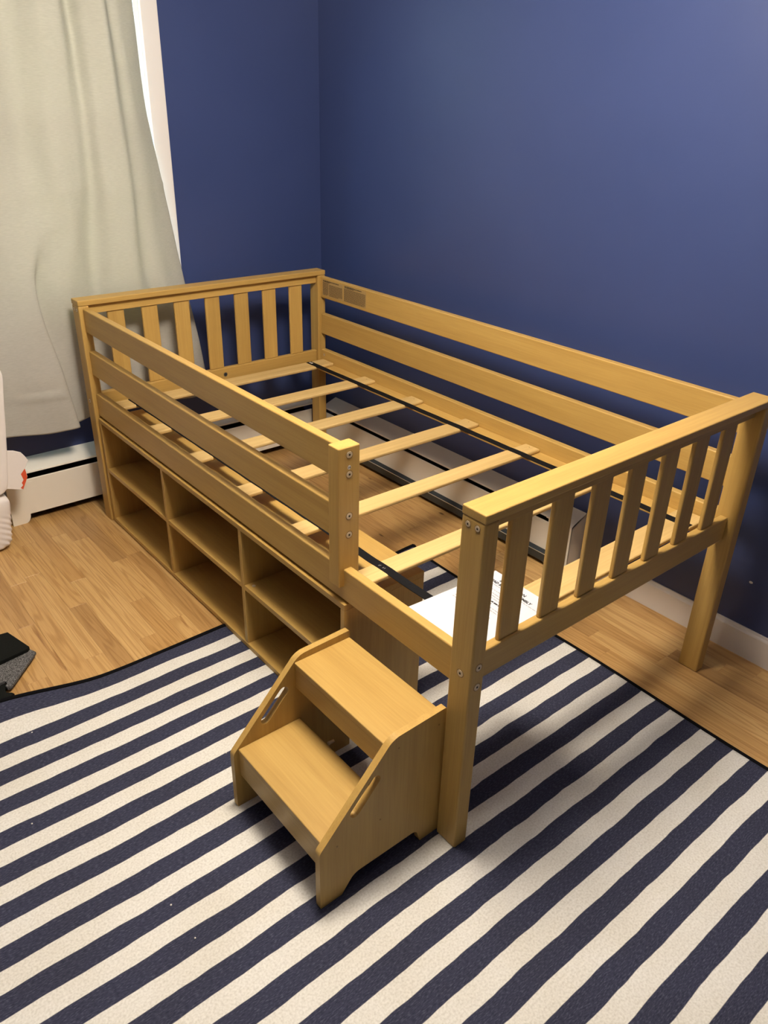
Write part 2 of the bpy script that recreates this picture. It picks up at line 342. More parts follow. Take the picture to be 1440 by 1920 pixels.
box('inner_stop', WX1-0.034, WX1-0.018, YB+0.03, YB+0.05, 0.862, WZ1-0.018, TRIM, win, 0.002)
for z0, z1 in ((0.862, 1.46), (1.44, WZ1-0.018)):
    yy = YB+0.06 if z0 < 1 else YB+0.09
    bm = bmesh.new(); xa, xb = WX0+0.018, WX1-0.018
    for q in ((xa, xa+0.04, z0, z1), (xb-0.04, xb, z0, z1), (xa+0.04, xb-0.04, z0, z0+0.045), (xa+0.04, xb-0.04, z1-0.035, z1)):
        bm_box(bm, q[0], q[1], yy, yy+0.028, q[2], q[3], 0.002)
    s = from_bm('sash', bm, TRIM, win)
    box('pane', xa+0.04, xb-0.04, yy+0.012, yy+0.016, z0+0.045, z1-0.035, GLASS, s, 0)

# ================================================================== BASEBOARD HEATERS
def heater(name, label, along, a0, a1, wall, depth, zc0, zc1, zs, zt, end_foot, bar=None, foot=0.062):
    """along 'x' (on the back wall) or 'y' (on the right wall); wall = wall coordinate"""
    fr = wall-depth
    loc = ((a0+a1)/2, wall-depth/2, 0) if along == 'x' else (wall-depth/2, (a0+a1)/2, 0)
    t = thing(name, loc, label, 'heater', 'baseboard heaters')
    def ext(nm, prof, m, b0, b1, bev=0.0015):
        bm = bmesh.new(); prism(bm, prof, along, b0, b1, bev, 1); return from_bm(nm, bm, m, t)
    ext('front_cover', [(fr, zc0), (fr+0.003, zc0), (fr+0.0045, zc0+0.004), (fr+0.0045, zc1-0.001), (fr+0.010, zc1-0.004), (fr+0.010, zc1-0.001), (fr+0.004, zc1+0.002), (fr, zc1)], HEAT, a0+0.02, a1-0.02, 0.0)
    ext('top_hood', [(wall, zt-0.004), (wall, zt), (fr+0.012, zs+0.010), (fr+0.002, zs+0.006), (fr, zs), (fr+0.003, zs-0.002), (fr+0.006, zs+0.003), (fr+0.014, zs+0.006)], HEAT, a0+0.004, a1-0.004, 0.0)
    ext('back_plate', [(wall, 0.0), (wall-0.003, 0.0), (wall-0.003, zt-0.012), (wall, zt-0.006)], DARK, a0+0.02, a1-0.02, 0.0)
    ext('fin_tube', [(fr+0.012, zc0+0.02), (wall-0.006, zc0+0.02), (wall-0.006, zc1-0.012), (fr+0.012, zc1-0.012)], DARK, a0+0.03, a1-0.03, 0.0)
    for e, s in end_foot:
        # end cap with a foot that curves up into the open slot below the cover
        w = foot*s
        pts = [(e, 0.0), (e+w*0.78, 0.0)]
        for k in range(7):
            q = k/6*math.pi/2; pts.append((e+w*(0.78+0.35*math.sin(q)), 0.0+(zc0+0.002)*(1-math.cos(q))))
        pts += [(e+w*1.6, zc0+0.004), (e+w*1.6, zc1-0.012), (e+w*0.9, zc1), (e+w*0.9, zs+0.002), (e+0.0, zs+0.002)]
        bm = bmesh.new()
        ax = 'y' if along == 'x' else 'x'
        prism(bm, pts, ax, fr-0.0012, fr+0.003, 0.0, 1)
        bm2 = bmesh.new(); prism(bm2, [(fr, 0.0), (wall, 0.0), (wall, zt+0.002), (fr+0.012, zs+0.013), (fr, zs+0.004)], along, min(e, e+0.003*s), max(e, e+0.003*s))
        me = bpy.data.meshes.new('tmp'); bm2.to_mesh(me); bm2.free(); bm.from_mesh(me); bpy.data.meshes.remove(me)
        bm3 = bmesh.new(); prism(bm3, [(wall, zt), (wall, zt+0.003), (fr+0.012, zs+0.013), (fr-0.001, zs+0.004), (fr-0.001, zs-0.002), (fr+0.004, zs)], along, min(e, e+w), max(e, e+w))
        me = bpy.data.meshes.new('tmp'); bm3.to_mesh(me); bm3.free(); bm.from_mesh(me); bpy.data.meshes.remove(me)
        from_bm('end_cap', bm, HEAT, t)
    if bar:
        b0, b1, bf, bz0, bz1 = bar
        bm = bmesh.new(); prism(bm, [(bf, bz0), (fr+0.004, bz0), (fr+0.004, bz1+0.009), (fr-0.001, bz1+0.009), (bf, bz1)], along, b0, b1, 0.001, 1)
        o = from_bm('lower_damper', bm, BARM, t); o['label'] = 'dark grey strip along the foot of the heater'
        bm = bmesh.new(); prism(bm, [(bf-0.0008, bz1-0.0015), (bf+0.0015, bz1-0.0015), (bf+0.0015, bz1+0.0006), (bf-0.0008, bz1+0.0006)], along, b0, b1)
        from_bm('damper_lip', bm, ALU, t)
    return t
heater('baseboard_heater', 'white baseboard heater under the ivory curtain on the back wall', 'x', -0.322, 1.12, YB, 0.073, 0.035, 0.180, 0.206, 0.244, [(-0.322, 1)])
heater('baseboard_heater', 'white baseboard heater beneath the bed along the right wall', 'y', 0.60, 2.12, XR, 0.077, 0.045, 0.170, 0.191, 0.227, [(0.60, 1)], (0.62, 1.80, 1.123, 0.019, 0.051), 0.115)

# ================================================================== RUG
def rug_z(x, y):
    curl = smooth01(-0.30, -0.70, x)*smooth01(0.93, 1.07, y)
    z = 0.0035+0.014*curl
    z += 0.005*smooth01(1.04, 1.075, y)*(0.6+0.4*math.sin(x*9+1))*(1-smooth01(0.0, 0.03, x)*(1-smooth01(0.27, 0.32, x)))
    z += 0.012*smooth01(0.60, 0.82, x)*smooth01(1.00, 1.075, y)
    return z
xs = [-2.0+0.05*k for k in range(24)]+[-0.8+0.02*k for k in range(82)]
xs = [x for x in xs if x < 0.818]+[0.818]
ysr = [-1.9+0.06*k for k in range(46)]; ysr = [y for y in ysr if y < 0.80]+[0.80+0.015*k for k in range(19)]
ysr = [y for y in ysr if y < 1.071]+[1.071]
me = bpy.data.meshes.new('rug'); V = []; UV = []; F = []; nx, ny = len(xs), len(ysr)
def warp(x, y):
    k = smooth01(-0.38, -0.72, x)
    return x+0.006*math.sin(y*6)*smooth01(0.5, 0.8, x), y+0.052*k*smooth01(0.97, 1.07, y)+0.004*math.sin(x*5.0+0.5)*smooth01(-0.1, -0.6, x)
for lay in (0, 1):
    for j, y in enumerate(ysr):
        for i, x in enumerate(xs):
            wx, wy = warp(x, y); z = rug_z(x, y)
            V.append((wx, wy, z if lay == 0 else max(0.0003, z-0.003))); UV.append((x, y))
N = nx*ny; matidx = []
for j in range(ny-1):
    for i in range(nx-1):
        a = j*nx+i; F.append((a, a+1, a+nx+1, a+nx)); matidx.append(1 if (ysr[j] > 1.0695 or xs[i] > 0.8165) else 0)
        F.append((N+a, N+a+nx, N+a+nx+1, N+a+1)); matidx.append(1)
for i in range(nx-1):
    F.append((i+1, i, N+i, N+i+1)); matidx.append(1); a = (ny-1)*nx+i; F.append((a, a+1, N+a+1, N+a)); matidx.append(1)
for j in range(ny-1):
    a = j*nx; F.append((a, a+nx, N+a+nx, N+a)); matidx.append(1); a = j*nx+nx-1; F.append((a+nx, a, N+a, N+a+nx)); matidx.append(1)
me.from_pydata(V, [], F); ul = me.uv_layers.new(name='flat')
for lp in me.loops: ul.data[lp.index].uv = UV[lp.vertex_index]
rug = link('striped_rug', me, [RUG, BIND_SHADOW]); tag(rug, 'navy and cream striped flat-weave rug covering the floor', 'rug')
for p, k in zip(me.polygons, matidx): p.material_index = k; p.use_smooth = True
# stitched dark binding along the two visible edges, thick and black to paint the shadow beneath
def edge_tube(pts, r):
    bm = bmesh.new(); rings = []
    for k, p in enumerate(pts):
        d = (Vector(pts[min(k+1, len(pts)-1)])-Vector(pts[max(k-1, 0)])).normalized(); s = d.cross(Vector((0, 0, 1))).normalized(); u = s.cross(d)
        rings.append([bm.verts.new(Vector(p)+s*r*math.cos(q*math.pi/3)*1.25+u*r*0.8*math.sin(q*math.pi/3)) for q in range(6)])
    for a, b in zip(rings[:-1], rings[1:]):
        for q in range(6): bm.faces.new((a[q], a[(q+1) % 6], b[(q+1) % 6], b[q]))
    bmesh.ops.recalc_face_normals(bm, faces=bm.faces[:])
    return bm
P1 = [(*warp(x, 1.071), rug_z(x, 1.071)-0.001) for x in xs]
P2 = [(*warp(0.818, y), rug_z(0.818, y)-0.001) for y in ysr]
from_bm('edge_binding_shadow', edge_tube(P1, 0.0060), BIND_SHADOW, rug, True); from_bm('edge_binding_shadow', edge_tube(P2, 0.0055), BIND_SHADOW, rug, True)
for x, y, lb in ((-0.632, 0.961, 'white crumb on the rug nearest the foam tiles'), (-0.568, 0.27, 'white crumb on the rug farther from the camera of the lower pair'),
                 (-0.563, 0.172, 'white crumb on the rug nearest the bottom of the photo'), (-0.263, 0.58, 'white crumb on the rug beside the step stool'), (-0.728, 0.661, 'white crumb on the rug nearest the left edge of the photo')):
    bm = bmesh.new(); bmesh.ops.create_icosphere(bm, subdivisions=1, radius=0.0022); bmesh.ops.translate(bm, vec=(x, y, 0.0052), verts=bm.verts)
    o = from_bm('lint_speck', bm, STICK); tag(o, 'tiny '+lb, 'crumb', 'white crumbs on the rug')

# ================================================================== BED
BW, BL, PXD, PYD, HC, H = 1.06, 2.0317, 0.0385, 0.0611, 0.8508, 0.8703
bed = thing('low_loft_bed', (0.53, 1.0, 0), 'honey-coloured wooden low loft bed frame with slatted ends and no mattress', 'bed')
def bolt(parent, pos, normal, r=0.0086, head=None):
    """bolt head; flat dark ring and hex disc paint the bore and socket shade"""
    bm = bmesh.new()
    def disc(r0, h0, h1, n, mi, r1=0.0):
        vb = [bm.verts.new((r0*math.cos(2*math.pi*k/n), r0*math.sin(2*math.pi*k/n), h0)) for k in range(n)]
        vt = [bm.verts.new((r0*math.cos(2*math.pi*k/n), r0*math.sin(2*math.pi*k/n), h1)) for k in range(n)]
        f = bm.faces.new(vt); f.material_index = mi
        for k in range(n):
            g = bm.faces.new((vb[k], vb[(k+1) % n], vt[(k+1) % n], vt[k])); g.material_index = mi
    disc(r*1.18, -0.001, 0.00025, 20, 0)
    disc(r*0.90, -0.001, 0.0010, 20, 1)
    disc(r*0.33, -0.001, 0.0013, 6, 2)
    q = Vector((0, 0, 1)).rotation_difference(Vector(normal)).to_matrix().to_4x4()
    bmesh.ops.transform(bm, matrix=Matrix.Translation(Vector(pos)) @ q, verts=bm.verts)
    bmesh.ops.recalc_face_normals(bm, faces=bm.faces[:])
    return from_bm('bolt', bm, [BORE_SHADE, head or BOLT, HOLE], parent)
posts = {}
for nm, x0, y0, zb in (('A', 0, 0, 0.0035), ('B', BW-PXD, 0, 0), ('C', 0, BL-PYD, 0), ('D', BW-PXD, BL-PYD, 0)):
    posts[nm] = box('corner_post', x0, x0+PXD, y0, y0+PYD, zb, HC, WZ, bed, 0.0045, 3)
for y, z in ((0.0435, 0.836), (0.019, 0.836)): bolt(posts['A'], (0, y, z), (-1, 0, 0), 0.0066)
bolt(posts['A'], (0, 0.0297, 0.4969), (-1, 0, 0)); bolt(posts['A'], (0.0206, 0, 0.5194), (0, -1, 0)); bolt(posts['A'], (0.0206, 0, 0.470), (0, -1, 0))
for y, z in ((BL-0.0435, 0.836), (BL-0.019, 0.836)): bolt(posts['C'], (0, y, z), (-1, 0, 0), 0.0066)
bolt(posts['C'], (0, BL-0.0297, 0.4969), (-1, 0, 0))
for y0 in (0, BL-PYD):
    box('cap_rail', -0.0005, BW+0.0005, y0-0.0005, y0+PYD+0.0005, HC, H, WX, bed, 0.003, 3)
    ry = 0.0247 if y0 == 0 else BL-0.0467
    box('top_rail', PXD, BW-PXD, ry, ry+0.022, 0.8185, HC, WX, bed, 0.0015)
    lr = box('bottom_rail', PXD, BW-PXD, ry, ry+0.022, 0.4555, 0.5265, WX, bed, 0.0035)
    for k in range(-3, 4):
        xc = 0.53+0.1303*k
        box('spindle', xc-0.0315, xc+0.0315, ry+0.005, ry+0.017, 0.526, 0.819, WZ, bed, 0.004, 3)
    if y0 > 0: bolt(lr, (0.561, ry, 0.4988), (0, -1, 0), 0.0085, BARM)
YA, YC = PYD, BL-PYD
# left side: lower rail runs full length, guards stop at the end post
GY0, GY1 = 0.441, 0.4815
left3 = box('side_rail', 0.0144, 0.0382, YA, YC, 0.445, 0.532, WY, bed, 0.0035, 3)
box('guard_rail', 0.0144, 0.0382, GY1, YC, 0.602, 0.690, WY, bed, 0.0035, 3)
box('guard_rail', 0.0144, 0.0382, GY1, YC, 0.759, 0.842, WY, bed, 0.0035, 3)
gp = box('guard_post', 0, 0.0595, GY0, GY1, 0.4833, 0.8438, WZ, bed, 0.003, 3)
for z in (0.8245, 0.7766, 0.671, 0.6215): bolt(gp, (0.0295, GY0, z), (0, -1, 0))
bm = bmesh.new(); r_ = 0.0046
vs = [bm.verts.new((0.0292+r_*math.cos(2*math.pi*k/18), GY0-0.0003, 0.794+r_*1.15*math.sin(2*math.pi*k/18))) for k in range(18)]
bm.faces.new(vs); st = from_bm('number_sticker', bm, STICK, gp); st['label'] = 'small round white sticker marked 14'
tb = text_bm('14', 0.0075, 0.00025); bmesh.ops.transform(tb, matrix=Matrix.Translation((0.0250, GY0-0.0007, 0.7913)) @ Matrix.Rotation(math.pi/2, 4, 'X'), verts=tb.verts)
# the digits lie on the sticker: same object
me = st.data; o2 = from_bm('tmp', tb, INK, gp); bmm = bmesh.new(); bmm.from_mesh(me); nb = len(bmm.faces); bmm.from_mesh(o2.data)
bmm.faces.ensure_lookup_table()
for f in bmm.faces[nb:]: f.material_index = 1
bmm.to_mesh(me); bmm.free(); me.materials.append(INK); bpy.data.objects.remove(o2)
# right side rails (against the wall side)
right3 = box('side_rail', 1.0358, BW, YA, YC, 0.445, 0.532, WY, bed, 0.0035, 3)
box('guard_rail', 1.0358, BW, YA, YC, 0.602, 0.690, WY, bed, 0.0035, 3)
rg = box('guard_rail', 1.0358, BW, YA, YC, 0.759, 0.846, WY, bed, 0.0035, 3)
bolt(right3, (1.0358, 1.9498, 0.5107), (-1, 0, 0), 0.006)
# warning label: two printed panels on the guard rail
bm = bmesh.new()
for y0, y1 in ((1.8115, 1.957), (1.657, 1.8065)): bm_box(bm, 1.0354, 1.0362, y0, y1, 0.772, 0.8385)
lab = from_bm('warning_label', bm, LABEL, rg); lab['label'] = 'pair of printed warning labels on the guard rail'
def put(bm_, parent, mtx, m, name):
    bmesh.ops.transform(bm_, matrix=mtx, verts=bm_.verts); return from_bm(name, bm_, m, parent)
def dashes(rows, y_start, y_end, ztop, dz, h, rng, x):
    bm = bmesh.new()
    for r in range(rows):
        y = y_start; z = ztop-r*dz
        end = y_end+(rng.uniform(0, 0.35)*(y_start-y_end) if r == rows-1 else 0)
        while y > end:
            w = rng.uniform(0.004, 0.011); e = max(end, y-w)
            vs = [bm.verts.new((x, a, b)) for a, b in ((y, z), (e, z), (e, z-h), (y, z-h))]; bm.faces.new(vs); y = e-0.0014
    return bm
rng = random.Random(5)
def merge(dst, src):
    me = bpy.data.meshes.new('m'); src.to_mesh(me); src.free(); dst.from_mesh(me); bpy.data.meshes.remove(me)
for args in ((12, 1.953, 1.913, 0.826, 0.0044, 0.0024), (11, 1.908, 1.815, 0.822, 0.0044, 0.0024), (13, 1.803, 1.661, 0.825, 0.0040, 0.0023)):
    o = from_bm('label_print', dashes(*args, rng, 1.0351), LABINK, rg); o['kind'] = 'stuff'
rotL = Matrix.Rotation(-math.pi/2, 4, 'Z') @ Matrix.Rotation(math.pi/2, 4, 'X')
put(text_bm('WARNING', 0.0098, 0.0005), rg, Matrix.Translation((1.0350, 1.952, 0.829)) @ rotL, LABBLK, 'label_heading')
put(text_bm('WARNING', 0.0125, 0.0006), rg, Matrix.Translation((1.0350, 1.800, 0.8285)) @ rotL, LABBLK, 'label_heading')
for a_, b_ in ((1.906, 1.818), (1.742, 1.665)):
    o = from_bm('label_print', dashes(1, a_, b_, 0.8355, 0.004, 0.0042, rng, 1.0350), LABINK, rg); o['kind'] = 'stuff'
# ledges, slats, straps
box('slat_ledge', 0.0382, 0.0860, 0.075, 1.962, 0.456, 0.480, WY, bed, 0.003)
box('slat_ledge', 0.9880, 1.0358, 0.075, 1.962, 0.456, 0.480, WY, bed, 0.003)
SL = ((1.872, 1.950), (1.580, 1.652), (1.284, 1.354), (0.984, 1.054), (0.698, 0.762), (0.405, 0.468), (0.086, 0.1715))
for a, b in SL:
    sl = box('bed_slat', 0.046, 1.031, a, b, 0.480, 0.493, PX, bed, 0.0045, 3)
    for x in (0.0655, 1.0125):
        bm = bmesh.new(); bmesh.ops.create_cone(bm, cap_ends=True, segments=10, radius1=0.0022, radius2=0.0022, depth=0.0006)
        bmesh.ops.translate(bm, vec=(x, (a+b)/2, 0.4932), verts=bm.verts); from_bm('staple', bm, BORE_SHADE, sl)
def strap(x0, x1, y0, y1):
    bm = bmesh.new(); prev = None; n = 90
    for k in range(n+1):
        y = y0+(y1-y0)*k/n; on_slat = any(a-0.004 < y < b+0.004 for a, b in SL)
        z = 0.4942 if on_slat else 0.4935; w = 0.0006*math.sin(k*0.9)
        cur = [bm.verts.new((x0+w, y, z)), bm.verts.new((x1+w, y, z)), bm.verts.new((x1+w, y, z-0.0014)), bm.verts.new((x0+w, y, z-0.0014))]
        if prev:
            for q in range(4): bm.faces.new((prev[q], prev[(q+1) % 4], cur[(q+1) % 4], cur[q]))
        else: bm.faces.new(cur)
        prev = cur
    bm.faces.new(prev); bmesh.ops.recalc_face_normals(bm, faces=bm.faces[:])
    return from_bm('slat_strap', bm, STRAP, bed)
sr = strap(0.935, 0.962, 0.09, 1.944); sl_ = strap(0.1225, 0.1475, 0.09, 1.944)
bm = bmesh.new()
for y, w in ((1.934, 0.006), (1.921, 0.011)):
    vs = [bm.verts.new(p) for p in ((0.944, y-w/2, 0.4945), (0.953, y-w/2, 0.4945), (0.953, y+w/2, 0.4945), (0.944, y+w/2, 0.4945))]; bm.faces.new(vs)
from_bm('strap_mark', bm, STICK, sr)
bm = bmesh.new()
for y, x, s in ((0.452, 0.132, 0.0012), (0.449, 0.134, 0.0012), (0.437, 0.133, 0.0015), (0.432, 0.134, 0.0015)):
    vs = [bm.verts.new(p) for p in ((x-0.003, y-s/2, 0.4945), (x+0.003, y-s/2, 0.4945), (x+0.003, y+s/2, 0.4945), (x-0.003, y+s/2, 0.4945))]; bm.faces.new(vs)
from_bm('strap_mark', bm, GREYINK, sl_)

# ================================================================== CUBE SHELF UNDER THE BED
sh = thing('cube_shelf', (0.138, 1.2, 0), 'low six-cubby wooden shelf unit tucked under the near side of the bed', 'shelf')
T = 0.0165; SX0, SX1, SY0, SY1, SZ = 0.008, 0.268, 0.430, 1.963, 0.437
zb = 0.0042
box('top_board', SX0, SX1, SY0, SY1, SZ-T, SZ, WY, sh, 0.0012)
box('side_panel', SX0, SX1, SY1-T, SY1, zb, SZ-T, WZ, sh, 0.0012)
box('side_panel', SX0, SX1, SY0, SY0+T, zb, SZ-T, WZ, sh, 0.0012)
box('bottom_board', SX0, SX1, SY0+T, SY1-T, zb, zb+T, WY, sh, 0.0012)
D1, D2 = 1.431, 0.926
for d in (D1, D2): box('divider', SX0+0.001, SX1-0.004, d, d+T, zb+T, SZ-T, WZ, sh, 0.0012)
for k, (a, b, z) in enumerate(((D1+T, SY1-T, 0.2190), (D2+T, D1, 0.2190), (SY0+T, D2, 0.2185))):
    s_ = box('shelf_board', SX0+0.002, SX1-0.004, a, b, z, z+T, WY, sh, 0.0012)
    if k == 2:
        bm = bmesh.new(); bmesh.ops.create_cone(bm, cap_ends=True, segments=16, radius1=0.0058, radius2=0.0052, depth=0.0016)
        bmesh.ops.translate(bm, vec=(0.030, D2-0.020, z+T+0.0008), verts=bm.verts)
        bmesh.ops.create_cone(bm, cap_ends=True, segments=10, radius1=0.0028, radius2=0.0028, depth=0.0006, matrix=Matrix.Translation((0.030, D2-0.020, z+T+0.0018)))
        from_bm('screw_cap', bm, BOLT, s_)
box('back_panel', SX1-0.004, SX1-0.0005, SY0+T, SY1-T, zb+T, SZ-T, WY, sh, 0)

# ================================================================== STEP STOOL
stp = thing('step_stool', (-0.16, 0.246, 0.0035), 'two-step wooden stool with cut-out handles in front of the bed', 'step stool')
def arc(cx, cz, r, a0, a1, n): return [(cx+r*math.cos(math.radians(a0+(a1-a0)*k/n)), cz+r*math.sin(math.radians(a0+(a1-a0)*k/n))) for k in range(n+1)]
def fillet(p, q, s, r, n=6):
    """rounded corner at q between p and s"""
    p, q, s = Vector(p), Vector(q), Vector(s); a = (p-q).normalized(); b = (s-q).normalized(); ang = a.angle(b); d = r/math.tan(ang/2)
    t0, t1 = q+a*d, q+b*d; c = q+(a+b).normalized()*(r/math.sin(ang/2)); out = []
    v0, v1 = t0-c, t1-c; th = v0.angle_signed(v1)
    for k in range(n+1):
        w = v0.copy(); w.rotate(Matrix.Rotation(-th*k/n, 2)); out.append(tuple(c+w))
    return out
zf = 0.0036
core = [(-0.3265, zf), (-0.3265, 0.172), (-0.140, 0.372), (0.010, 0.376), (0.010, zf), (-0.047, zf), (-0.058, 0.046), (-0.238, 0.046), (-0.2705, zf)]
outl = []
rad = {1: 0.020, 2: 0.045, 3: 0.006, 6: 0.020, 7: 0.030, 8: 0.004, 5: 0.004, 0: 0.003, 4: 0.003}
for i, q in enumerate(core):
    outl += fillet(core[i-1], q, core[(i+1) % len(core)], rad[i])
def side_panel(y0, y1):
    # outline with a slotted hand hole: outline ring, hole ring, bridged with triangle fill
    ca, sa = math.cos(math.radians(47)), math.sin(math.radians(47)); cx, cz = -0.2105, 0.2585; hl, hr = 0.0375, 0.0135
    hole = []
    for k in range(9): q = -90+180*k/8; hole.append((hl+hr*math.cos(math.radians(q)), hr*math.sin(math.radians(q))))
    for k in range(9): q = 90+180*k/8; hole.append((-hl+hr*math.cos(math.radians(q)), hr*math.sin(math.radians(q))))
    hole = [(cx+a*ca-b*sa, cz+a*sa+b*ca) for a, b in hole]
    bm = bmesh.new(); lo = []; ho = []
    vs = [bm.verts.new((p[0], y0, p[1])) for p in outl]; hs = [bm.verts.new((p[0], y0, p[1])) for p in hole]
    es = [bm.edges.new((vs[i], vs[(i+1) % len(vs)])) for i in range(len(vs))]+[bm.edges.new((hs[i], hs[(i+1) % len(hs)])) for i in range(len(hs))]
    bmesh.ops.triangle_fill(bm, edges=es, use_beauty=True, use_dissolve=False)
    fs = bm.faces[:]
    g = bmesh.ops.extrude_face_region(bm, geom=fs); nv = [e for e in g['geom'] if isinstance(e, bmesh.types.BMVert)]
    bmesh.ops.translate(bm, vec=(0, y1-y0, 0), verts=nv)
    bmesh.ops.recalc_face_normals(bm, faces=bm.faces[:])
    rim = [e for e in bm.edges if len(e.link_faces) == 2 and abs(e.calc_face_angle(0)) > 1.2 and abs(e.verts[0].co.y-e.verts[1].co.y) < 1e-6]
    bmesh.ops.bevel(bm, geom=rim, offset=0.0028, segments=2, profile=0.5, affect='EDGES', clamp_overlap=True)
    return from_bm('side_panel', bm, WZ, stp)
near = side_panel(0.0665, 0.0825); side_panel(0.4095, 0.4255)
for x, z in ((-0.1242, 0.3398), (-0.1686, 0.1615), (-0.2826, 0.1646), (-0.0115, 0.3385)):
    bm = bmesh.new(); bmesh.ops.create_cone(bm, cap_ends=True, segments=10, radius1=0.0022, radius2=0.0022, depth=0.0008, matrix=Matrix.Translation((x, 0.0663, z)) @ Matrix.Rotation(math.pi/2, 4, 'X'))
    from_bm('screw_hole', bm, BORE_SHADE, near)
for x0, x1, z, za in ((-0.3135, -0.142, 0.1825, 0.100), (-0.153, 0.008, 0.3565, 0.282)):
    box('tread', x0, x1, 0.0825, 0.4095, z-0.0165, z, WY, stp, 0.0022)
    box('apron', x0+0.0012, x0+0.0175, 0.0825, 0.4095, za, z-0.0168, WY, stp, 0.0012)
bm = bmesh.new(); bmesh.ops.create_cone(bm, cap_ends=True, segments=12, radius1=0.0045, radius2=0.0035, depth=0.016, matrix=Matrix.Translation((-0.128, 0.3, 0.178)) @ Matrix.Rotation(math.pi/2, 4, 'Y'))
box('stretcher', -0.030, -0.014, 0.0825, 0.4095, 0.285, 0.339, WY, stp, 0.0012)
from_bm('connector', bm, BOLT, stp)

# ================================================================== INSTRUCTION SHEET ON THE LAST SLAT
ang = math.radians(-3.0)
pc = Vector((0.3445, 0.2563, 0.4948))
sheet = thing('instruction_sheet', pc, 'white printed assembly instruction sheets lying on the foot-end slat of the bed', 'paper')
sheet.rotation_euler = (0, 0, ang)
def local_obj(name, bm, m, parent):
    me = bpy.data.meshes.new(name); bm.normal_update(); bm.to_mesh(me); bm.free(); return link(name, me, m, parent)
bm = bmesh.new(); bm_box(bm, -0.279, 0, -0.206, 0, 0.0, 0.0012); local_obj('page', bm, PAPER, sheet)
bm = bmesh.new(); bm_box(bm, -0.279, 0.0, -0.206, 0, 0.0012, 0.0014)
bmesh.ops.transform(bm, matrix=Matrix.Rotation(math.radians(1.2), 4, 'Z'), verts=bm.verts); local_obj('page', bm, PAPER, sheet)
# page coordinates: reading direction -Y, top of the page +X
def page_text(s, size, dx, dy, bold, m=INK):
    tb = text_bm(s, size, bold); mt = Matrix.Translation((-dx, -dy, 0.0017)) @ Matrix.Rotation(-math.pi/2, 4, 'Z'); bmesh.ops.transform(tb, matrix=mt, verts=tb.verts)
    local_obj('printed_line', tb, m, sheet)
page_text('INSTRUCTION', 0.0128, 0.0265, 0.040, 0.0005)
page_text('READ BEFORE / ASSEMBLY', 0.0118, 0.0400, 0.018, 0.0005)
rng = random.Random(11)
def pdash(dx, y0, y1, h, m):
    bm = bmesh.new(); y = y0
    while y < y1:
        w = rng.uniform(0.004, 0.013); e = min(y1, y+w)
        vs = [bm.verts.new(p) for p in ((-dx, -y, 0.0017), (-dx, -e, 0.0017), (-dx-h, -e, 0.0017), (-dx-h, -y, 0.0017))]; bm.faces.new(vs); y = e+0.002
    o = local_obj('printed_line', bm, m, sheet); o['kind'] = 'stuff'
for dx in (0.045, 0.062, 0.074, 0.082, 0.090): pdash(dx, 0.022, 0.15 if dx > 0.06 else 0.19, 0.0022, GREYINK)
for dx in (0.120, 0.128, 0.150, 0.158): pdash(dx, 0.022, 0.14, 0.0022, GREYINK)
for q in ((0.099, 0.022, 0.12, 0.0046), (0.108, 0.022, 0.10, 0.0046), (0.180, 0.13, 0.165, 0.002), (0.184, 0.13, 0.165, 0.001)): pdash(*q, INK)

# ================================================================== CURTAIN
rows = [ # (z, [(x, y) ...]) plan path of the cloth, head to hem
 (2.12, [(-1.05, 2.11), (-.70, 2.13), (-.45, 2.10), (-.25, 2.13), (-.12, 2.10), (-.03, 2.12), (.05, 2.085), (.12, 2.09), (.160, 2.125), (.20, 2.09), (.262, 2.082), (.292, 2.12), (.33, 2.125), (.400, 2.165)]),
 (1.80, [(-1.05, 2.11), (-.70, 2.13), (-.45, 2.10), (-.25, 2.13), (-.12, 2.10), (-.03, 2.12), (.05, 2.088), (.12, 2.09), (.162, 2.122), (.20, 2.09), (.265, 2.084), (.298, 2.118), (.34, 2.125), (.412, 2.165)]),
 (1.50, [(-1.05, 2.11), (-.72, 2.13), (-.48, 2.10), (-.28, 2.125), (-.15, 2.10), (-.04, 2.118), (.05, 2.09), (.115, 2.092), (.165, 2.118), (.205, 2.092), (.270, 2.086), (.312, 2.116), (.36, 2.125), (.422, 2.165)]),
 (1.20, [(-1.06, 2.10), (-.75, 2.12), (-.52, 2.09), (-.33, 2.115), (-.20, 2.095), (-.07, 2.11), (.03, 2.09), (.105, 2.092), (.160, 2.116), (.205, 2.094), (.285, 2.088), (.325, 2.112), (.39, 2.125), (.464, 2.163)]),
 (0.90, [(-1.07, 2.09), (-.78, 2.11), (-.56, 2.08), (-.38, 2.10), (-.24, 2.088), (-.112, 2.082), (-.085, 2.108), (.02, 2.092), (.120, 2.110), (.190, 2.094), (.275, 2.092), (.325, 2.112), (.40, 2.115), (.498, 2.150)]),
 (0.60, [(-1.08, 2.085), (-.80, 2.10), (-.58, 2.075), (-.40, 2.09), (-.24, 2.080), (-.075, 2.072), (-.052, 2.112), (.02, 2.120), (.110, 2.122), (.200, 2.105), (.300, 2.102), (.370, 2.120), (.46, 2.105), (.532, 2.128)]),
 (0.378, [(-1.08, 2.085), (-.80, 2.09), (-.58, 2.070), (-.40, 2.085), (-.24, 2.080), (-.046, 2.074), (-.030, 2.112), (.04, 2.126), (.120, 2.126), (.210, 2.110), (.310, 2.108), (.390, 2.124), (.48, 2.11), (.556, 2.130)]),
]
def cr(p0, p1, p2, p3, t): return 0.5*((2*p1)+(-p0+p2)*t+(2*p0-5*p1+4*p2-p3)*t*t+(-p0+3*p1-3*p2+p3)*t**3)
